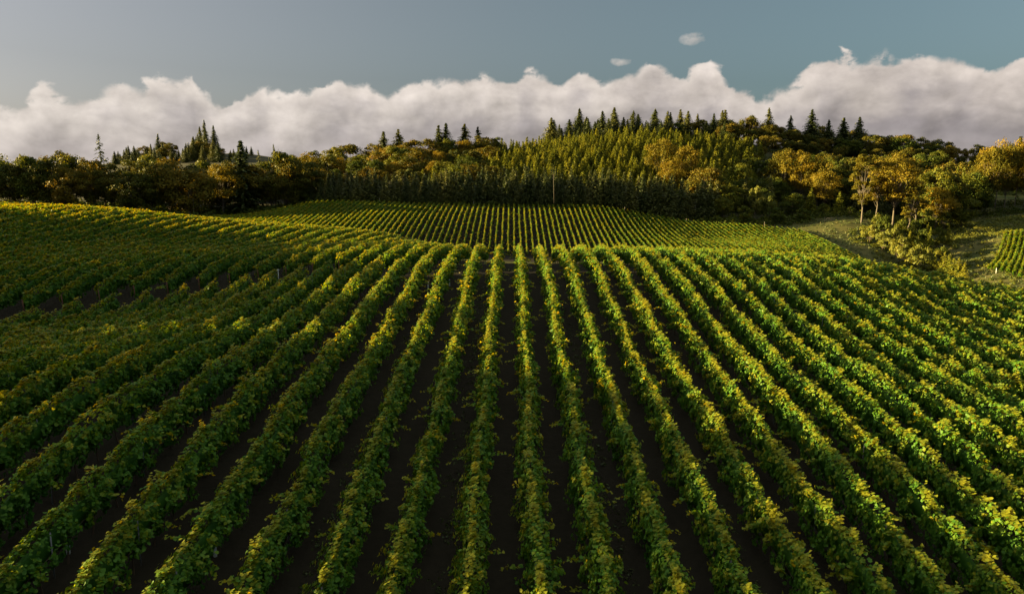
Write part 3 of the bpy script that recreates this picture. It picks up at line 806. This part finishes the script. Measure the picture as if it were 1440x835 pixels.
# middle wood between the left wood and the ridge
SKY_M = [(430, 208), (455, 200), (500, 200), (540, 194), (570, 190), (600, 192), (640, 190), (680, 190), (720, 194), (760, 196), (800, 190)]
L = []
for rank, (z, dy) in enumerate(((500, 0), (462, 12), (430, 26), (402, 40))):
    for i in range(14):
        x = 430 + i * 25 + RT.uniform(-8, 8) + (rank % 2) * 12
        if rank >= 1 and x > 700: continue
        kd = RT.choice(['oak', 'green', 'gold', 'oak', 'green', 'oak'])
        L.append((kd, x, z + RT.uniform(-10, 10), min(1.5, fit_top(kd, x, z, line_top(SKY_M, x) + dy + RT.uniform(-2, 12)))))
for x, yt in ((546, 186), (567, 183), (620, 178), (630, 175), (655, 176), (675, 180)):
    L.append(('fir', x, 505, fit_top('fir', x, 505, yt)))
zone(L, 'trees of the middle wood', '{adj} of the middle wood, {n} from the left')
# dark wall of young conifers behind the far slope
L = []
for rank in range(3):
    for i in range(44 if rank < 2 else 40):
        x = 415 + i * 13.4 + RT.uniform(-4, 4) + rank * 6; z = 372 + rank * 9 + RT.uniform(-2.5, 2.5)
        base_hidden = 0
        kd = 'dark'; yt = line_top([(415, 250), (520, 240), (640, 236), (760, 234), (880, 240), (1000, 252)], x) + RT.uniform(-4, 10)
        L.append((kd, x, z, min(1.35, max(.6, fit_top(kd, x, z, yt)))))
zone(L, 'conifers along the foot of the middle wood', '{adj} in the shaded belt behind the far vine slope, {n} from left')
# plantation on the slope
L = []
for rank in range(11):
    z = 402 + rank * 13.5
    x0 = 600 + rank * 10; x1 = 1040 + rank * 3
    n = int((x1 - x0) / (7.1 * 1028 / z))
    for i in range(n):
        x = x0 + (x1 - x0) * (i + RT.uniform(-.3, .3)) / n
        L.append(('young', x, z + RT.uniform(-4, 4), RT.uniform(.75, 1.15)))
print('plantation', len(L))
for (kd, x, z, hs) in L:
    X, Y = atz(x, z); tree(kd, X, Y, hs, 'pale green young conifer in the plantation on the slope below the tall firs', 'young conifers of the plantation', ws=hs * 1.2)
def mass(name, protos, spots, label):
    vs, szs, ix, tn = [], [], [], []; off = 0
    data = []
    for k, cm, tm in protos:
        v = np.empty(len(cm.vertices) * 3, np.float32); cm.vertices.foreach_get('co', v); l = np.empty(len(cm.loops), np.int32); cm.loops.foreach_get('vertex_index', l)
        t = np.empty(len(cm.polygons), np.float32); cm.attributes['tint'].data.foreach_get('value', t); data.append((v.reshape(-1, 3), l, t))
    for (X, Y, z, w, h) in spots:
        v, l, t = data[RT.randrange(len(data))]; a = RT.uniform(0, 6.28); c, s_ = math.cos(a), math.sin(a)
        q = np.stack([(v[:, 0] * c - v[:, 1] * s_) * w + X, (v[:, 0] * s_ + v[:, 1] * c) * w + Y, v[:, 2] * h + z], 1)
        vs.append(q); ix.append(l + off); off += len(q); tn.append(np.clip(t + RT.uniform(-.2, .2), 0, 1))
    tn = np.concatenate(tn)
    return tag(link(name, mesh_np(name, np.concatenate(vs), np.full(len(tn), 4, np.int32), np.concatenate(ix), {'tint': ('FACE', tn)}), mat=M_YCON), label, name.replace('_', ' '), kind='stuff')


sp = []
for rank in range(20):
    z = 406 + rank * 7.4
    x0 = 590 + rank * 5; x1 = 1065
    for i in range(int((x1 - x0) / (5.8 * 1028 / z))):
        x = x0 + i * 5.8 * 1028 / z + RT.uniform(-4, 4); X, Y = atz(x, z + RT.uniform(-3, 3)); h = RT.uniform(.6, .95); sp.append((X, Y, h1(X, Y) - .3, h * 1.25, h))
mass('conifer_plantation', PR['young'], sp, 'dense smaller young conifers filling the plantation between the taller ones')
# tall firs along the ridge
SKY_R = [(780, 172), (800, 160), (828, 154), (860, 158), (900, 160), (945, 156), (980, 166), (1010, 160)]
L = []
for rank, z in enumerate((572, 592, 615)):
    for i in range(22):
        x = 776 + i * 11.5 + RT.uniform(-5, 5); kd = RT.choice(['fir', 'fir', 'fir', 'fir', 'green'])
        L.append((kd, x, z + RT.uniform(-6, 6), min(1.6, fit_top(kd, x, z, (14 if kd == 'green' else 0) + line_top(SKY_R, x) + RT.uniform(-4, 18) + (14 if rank == 0 else 0)))))
zone(L, 'trees along the ridge', '{adj} on the ridge crest, {n} from the left')
# right-hand dark wood
SKY_D = [(960, 164), (1000, 164), (1040, 165), (1100, 172), (1160, 180), (1220, 182), (1260, 186), (1300, 190), (1340, 206), (1370, 200), (1385, 206), (1480, 210)]
L = []
for rank, (z, dy) in enumerate(((610, 0), (585, 8), (560, 20), (530, 36), (500, 52), (470, 66))):
    for i in range(25):
        x = 975 + i * 20 + RT.uniform(-8, 8) + (rank % 2) * 12
        if rank == 5 and x < 1040: continue
        kd = RT.choice(['oak', 'oak', 'oak', 'green'])
        L.append((kd, x, z + RT.uniform(-8, 8), min(1.4, fit_top(kd, x, z, line_top(SKY_D, x) + dy + RT.uniform(0, 10)))))
for x, yt in ((1067, 155), (1097, 165), (1125, 157), (1149, 171), (1167, 168), (1190, 167)):
    L.append(('fir', x, 600, fit_top('fir', x, 600, yt)))
zone(L, 'trees of the right-hand wood', '{adj} of the dark right-hand wood, {n} from the left')
L = []
for z, yt in ((470, 222), (440, 236), (412, 250)):
    for i in range(15):
        x = 1032 + i * 18 + RT.uniform(-6, 6); kd = RT.choice(['green', 'oak', 'green', 'dark'])
        L.append((kd, x, z + RT.uniform(-8, 8), min(1.3, fit_top(kd, x, z, yt + RT.uniform(-6, 8)))))
zone(L, 'trees on the lower slope of the right-hand wood', '{adj} on the lower slope of the right-hand wood, {n} from the left')
# edge trees above the far slope, right of centre
L = []
for kd, x, z, yt in (('gold', 925, 430, 198), ('gold', 958, 420, 205), ('gold', 935, 415, 225), ('green', 1000, 410, 245), ('oak', 985, 400, 232), ('young', 1000, 430, 215), ('young', 1022, 425, 218), ('young', 1043, 425, 222),
                     ('green', 1020, 395, 258), ('gold', 1090, 415, 211), ('gold', 1115, 410, 214), ('gold', 1140, 405, 222), ('gold', 1150, 398, 240), ('green', 1060, 392, 262), ('gshrub', 1055, 380, 258),
                     ('gshrub', 1075, 378, 268), ('green', 1105, 385, 270), ('young', 1130, 385, 262), ('young', 1170, 380, 268), ('oak', 1180, 420, 220), ('oak', 1215, 430, 222), ('oak', 980, 385, 262),
                     ('green', 950, 385, 266), ('green', 1010, 378, 276), ('green', 1150, 376, 284), ('shrub', 1185, 368, 290), ('shrub', 1040, 370, 288), ('shrub', 1085, 368, 290), ('shrub', 1120, 368, 291), ('dark', 1190, 400, 240),
                     ('dark', 1160, 405, 236), ('dark', 1075, 400, 246), ('dark', 1225, 400, 250), ('dark', 1040, 400, 246), ('dark', 1270, 405, 262)):
    L.append((kd, x, z, fit_top(kd, x, z, yt)))
zone(L, 'trees at the wood edge right of centre', '{adj} at the sunny wood edge, {n} from the left')
for kd, i, x, z, yt, ws, lab in (('tall', 0, 1203, 354, 212, 1.0, 'tall narrow golden tree with a white trunk standing at the grass clearing'),
                             ('tall', 1, 1246, 356, 210, 1.0, 'broadest tall golden tree right of the white-trunked one'),
                             ('tall', 2, 1222, 360, 222, 1.0, 'slim leaning tree between the two tall golden trees'),
                             ('tall', 2, 1268, 352, 262, .9, 'short bare-stemmed tree right of the broad golden tree'),
                             ('tall', 2, 1277, 358, 250, .9, 'second short bare-stemmed tree in front of the dark wood')):
    X, Y = atz(x, z); s = fit_top('tall', x, z, yt) * 33 / (33, 34, 26)[i]; tree(kd, X, Y, s, lab, ws=ws, idx=i)
# trees at the right edge
L = []
for kd, x, z, yt in (('green', 1295, 372, 234), ('oak', 1312, 380, 228), ('young', 1330, 392, 230), ('young', 1340, 395, 233), ('green', 1325, 378, 250), ('gold', 1305, 366, 262), ('green', 1350, 400, 240),
                     ('gold', 1372, 398, 208), ('gold', 1398, 400, 205), ('gold', 1425, 398, 206), ('gold', 1450, 400, 204), ('gold', 1385, 412, 200), ('gold', 1412, 415, 200), ('gold', 1440, 418, 202),
                     ('gold', 1478, 410, 204), ('fir', 1408, 470, 193), ('fir', 1426, 470, 188), ('green', 1360, 398, 252), ('oak', 1345, 440, 225), ('oak', 1470, 470, 200), ('green', 1340, 375, 272), ('shrub', 1290, 362, 292), ('shrub', 1318, 362, 296)):
    L.append((kd, x, z, fit_top(kd, x, z, yt)))
zone(L, 'trees at the right edge', '{adj} at the meadow edge on the right, {n} from the left')
# scrub in the dip
L = []
for kd, x, z, yt in (('shrub', 1222, 340, 300), ('gshrub', 1215, 330, 312), ('shrub', 1238, 335, 303), ('gshrub', 1248, 322, 316), ('shrub', 1262, 330, 308), ('sapling', 1240, 338, 306), ('sapling', 1255, 336, 308),
                     ('sapling', 1275, 335, 314), ('gshrub', 1235, 316, 322), ('gshrub', 1258, 305, 330), ('sapling', 1270, 315, 322), ('sapling', 1285, 318, 325), ('shrub', 1293, 322, 322), ('sapling', 1300, 315, 318),
                     ('gshrub', 1284, 292, 352), ('gshrub', 1272, 298, 345), ('sapling', 1310, 292, 356), ('sapling', 1318, 288, 358), ('shrub', 1302, 290, 364), ('sapling', 1330, 280, 355), ('sapling', 1322, 284, 352), ('sapling', 1336, 276, 360), ('shrub', 1316, 296, 346), ('gshrub', 1292, 300, 340), ('sapling', 1343, 274, 360),
                     ('sapling', 1352, 270, 366), ('shrub', 1338, 276, 372), ('shrub', 1322, 280, 376), ('gshrub', 1300, 282, 378), ('sapling', 1295, 328, 312), ('shrub', 1310, 335, 318), ('sapling', 1325, 338, 316), ('shrub', 1280, 340, 308)):
    L.append((kd, x, z, max(.45, fit_top(kd, x, z, yt))))
zone(L, 'scrub in the dip on the right', '{adj} in the scrubby dip, {n} from the left')

# ------------------------------------------------------------------ undergrowth at the foot of the woods
def undergrowth():
    rng = np.random.default_rng(9); C = []; NR = []; T = []; SZ = []
    def blob(X, Y, r, hgt, t):
        n = 60; d = rng.normal(0, 1, (n, 3)); d /= np.linalg.norm(d, axis=1, keepdims=True); d[:, 2] = abs(d[:, 2])
        C.append(np.array([X, Y, h1(X, Y) - .2]) + d * np.array([r, r, hgt]) * rng.uniform(.6, 1.1, (n, 1))); NR.append(d + rng.normal(0, .5, (n, 3)))
        T.append(np.clip(t + rng.normal(0, .12, n), 0, 1)); SZ.append(rng.uniform(.5, 1.1, n))
    for x, z in [(x, z) for x in range(-70, 310, 5) for z in (331, 337, 352, 364)] + [(x, z) for x in range(300, 460, 6) for z in (366, 372)] + [(x, 371) for x in range(450, 980, 6)] + \
            [(x, z) for x in range(975, 1300, 5) for z in (366, 374, 392, 420)] + [(x, z) for x in range(1290, 1490, 5) for z in (395, 420)] + [(x, z) for x in range(985, 1480, 8) for z in (455, 490, 525, 560)]:
        if x < 1200 and x > 1130 and z < 374: continue
        X, Y = atz(x + rng.uniform(-3, 3), z + rng.uniform(-4, 4)); blob(X, Y, rng.uniform(2, 4), rng.uniform(1.6, 4.2), rng.uniform(.1, .5))
    C_, NR_, T_, SZ_ = map(np.concatenate, (C, NR, T, SZ))
    tag(link('undergrowth', crown_mesh('undergrowth', C_, NR_, SZ_, T_, rng), mat=M_GREEN), 'tangled dark undergrowth along the foot of the woods', 'undergrowth', kind='stuff')



def in_poly(x, y, poly):
    c = False; n = len(poly)
    for i in range(n):
        (x1, y1), (x2, y2) = poly[i], poly[(i + 1) % n]
        if (y1 > y) != (y2 > y) and x < (x2 - x1) * (y - y1) / (y2 - y1) + x1: c = not c
    return c


def scatter_leaves(name, pts, rmax, hgt, size, tlo, thi, mat, label, per, seed):
    rng = np.random.default_rng(seed); C = []; NR = []; T = []; SZ = []
    P_ = np.array(pts); g = H(P_[:, 0], P_[:, 1])
    for (X, Y), z in zip(pts, g):
        r = rng.uniform(.5, 1) * rmax; n = per
        d = rng.normal(0, 1, (n, 3)); d /= np.linalg.norm(d, axis=1, keepdims=True); d[:, 2] = abs(d[:, 2])
        C.append(np.array([X, Y, z - .05]) + d * np.array([r, r, hgt * rng.uniform(.4, 1.2)]) * rng.uniform(.5, 1.1, (n, 1))); NR.append(d + rng.normal(0, .4, (n, 3)))
        T.append(np.clip(rng.uniform(tlo, thi) + rng.normal(0, .1, n), 0, 1)); SZ.append(rng.uniform(.6, 1.3, n) * size)
    C, NR, T, SZ = map(np.concatenate, (C, NR, T, SZ))
    return tag(link(name, crown_mesh(name, C, NR, SZ, T, rng), mat=mat), label, name.replace('_', ' '), kind='stuff')


undergrowth()
RS = random.Random(3)
# low brambles on the bank above the small patch, and in the dip
pts = [atz(x, z) for x, z in ((RS.uniform(1275, 1480), RS.uniform(328, 385)) for _ in range(520)) if x > 1275 + (385 - z) * 1.1]
scatter_leaves('bramble_thicket', pts, 2.4, 1.7, .55, .3, .9, M_BRIGHT, 'low sunlit bramble thicket on the bank above the small vine patch', 46, 5)
DIP = [(150, 335), (172, 352), (190, 345), (215, 330), (205, 285), (175, 250), (150, 250), (148, 290)]
pts = []
while len(pts) < 260:
    x, y = RS.uniform(145, 220), RS.uniform(245, 355)
    if in_poly(x, y, DIP): pts.append((x, y))
scatter_leaves('scrub', pts, 1.8, 1.5, .45, .2, .7, M_GREEN, 'low green scrub filling the dip between the bushes', 46, 6)
pts = []
for _ in range(8000):
    x, y = RS.uniform(120, 300), RS.uniform(240, 430)
    if x < 139 and y < 352: continue
    pts.append((x, y))
scatter_leaves('meadow_grass', pts, 1.1, .8, .42, .1, .7, M_GRASS, 'rough olive and dry meadow grass between the vine blocks', 12, 7)
pts = [(RS.uniform(-30, 30), RS.uniform(76.1, 77.4)) for _ in range(90)]
scatter_leaves('dry_grass', pts, .3, .3, .12, .3, .9, M_GRASS, 'dry golden grass growing on the track between the two blocks', 14, 8)
pts = []
for k in list(range(-12, 0)) + list(range(1, 16)):
    if k % 2: continue
    for _ in range(190): pts.append((row_x(k) + 1.2 + RS.gauss(0, .28), RS.uniform(16, 70)))
scatter_leaves('alley_weeds', pts, .28, .16, .09, .0, .45, M_GRASS, 'low dark weeds growing in every second alley', 10, 9)

# ------------------------------------------------------------------ posts, stakes and other small things
def post_thing(name, X, Y, hgt, r, mat, label, cat, lean=(0, 0), cap=None):
    mb = MB(); mb.tube([(0, 0, -.3), (lean[0] * .5, lean[1] * .5, hgt * .5), (lean[0], lean[1], hgt)], [r, r * .95, r * .9], 8)
    if cap: mb.tube([(lean[0], lean[1], hgt), (lean[0], lean[1], hgt + cap * .2)], [cap, cap * .6], 8)
    o = link(name, mb.mesh(name, False), None, mat); o.location = (X, Y, h1(X, Y)); return tag(o, label, cat)


def under(x, y, z0=20, z1=90):
    """ground point seen at picture (x, y): march along the ray"""
    z = z0
    while z < z1:
        p = P(x, y, z)
        if p[2] < h1(p[0], p[1]): return p[0], p[1]
        z += .25
    return p[0], p[1]


for x, y, hg, lab in ((303, 786, .62, 'pale grow tube in the wide bare alley near the bottom left'), (97, 783, .5, 'pale grow tube under the vines at the lower left edge'),
                      (547, 608, .7, 'pale grow tube beside the second row left of the central alley'), (858, 603, .7, 'short pale grow tube beside the third row right of the alley'),
                      (602, 408, .8, 'pale grow tube near the far end of the near block'), (632, 403, .7, 'pale grow tube right of another near the track')):
    X, Y = under(x, y); post_thing('grow_tube', X, Y, hg, .075, M_TUBE, lab, 'grow tube')
X, Y = under(392, 397, 40, 110); post_thing('marker_post', X, Y, 1.3, .05, M_TUBE, 'thin marker post with a white cap on the track at the left', 'post', cap=.16)
for x, z, hg, r, mat, lab, cat, nm in (
        (281, 340, 9, .14, M_PALE, 'thin pale bare trunk standing before the left wood', 'dead tree', 'bare_trunk'), (973, 372, 8, .16, M_PALE, 'short pale bare trunk at the foot of the belt, right of centre', 'dead tree', 'bare_trunk'),
        (778, 364, 17, .09, M_PALE, 'tall thin grey dead tree before the dark belt', 'dead tree', 'bare_trunk'),
        (538, 362, 3.4, .09, M_TIMB, 'grey fence post behind the far slope, leftmost of five', 'post', 'fence_post'), (667, 363, 3.2, .09, M_TIMB, 'grey fence post just left of the far slope centre', 'post', 'fence_post'),
        (875, 362, 3.2, .09, M_TIMB, 'grey fence post where the far slope begins to fall', 'post', 'fence_post'), (961, 358, 2.8, .14, M_TIMB, 'stout pale fence post behind the far slope', 'post', 'fence_post'),
        (1069, 356, 3.4, .09, M_TIMB, 'brown fence post near the right end of the far slope', 'post', 'fence_post'), (1397, 268, 1.7, .12, M_TUBE, 'pale post at the corner of the right-hand patch', 'post', 'fence_post')):
    X, Y = atz(x, z); post_thing(nm, X, Y, hg, r, mat, lab, cat, lean=(RS.uniform(-.2, .2) * hg / 6, 0))


def gate():
    X0, Y0 = atz(1152, 362); X1, Y1 = atz(1171, 362)
    g = tag(empty('field_gate', (X0, Y0, h1(X0, Y0))), 'low wooden rail gate at the back of the grass clearing', 'gate')
    L = X1 - X0
    for a in (0, L / 2, L):
        mb = MB(); mb.box((a, 0, .9), (.16, .16, 2.1)); link('gate_post', mb.mesh('gate_post'), g, M_TIMB)
    for z in (.6, 1.15, 1.7):
        mb = MB(); mb.box((L / 2, -.12, z), (L + .2, .06, .14)); link('rail', mb.mesh('rail'), g, M_TIMB)


gate()
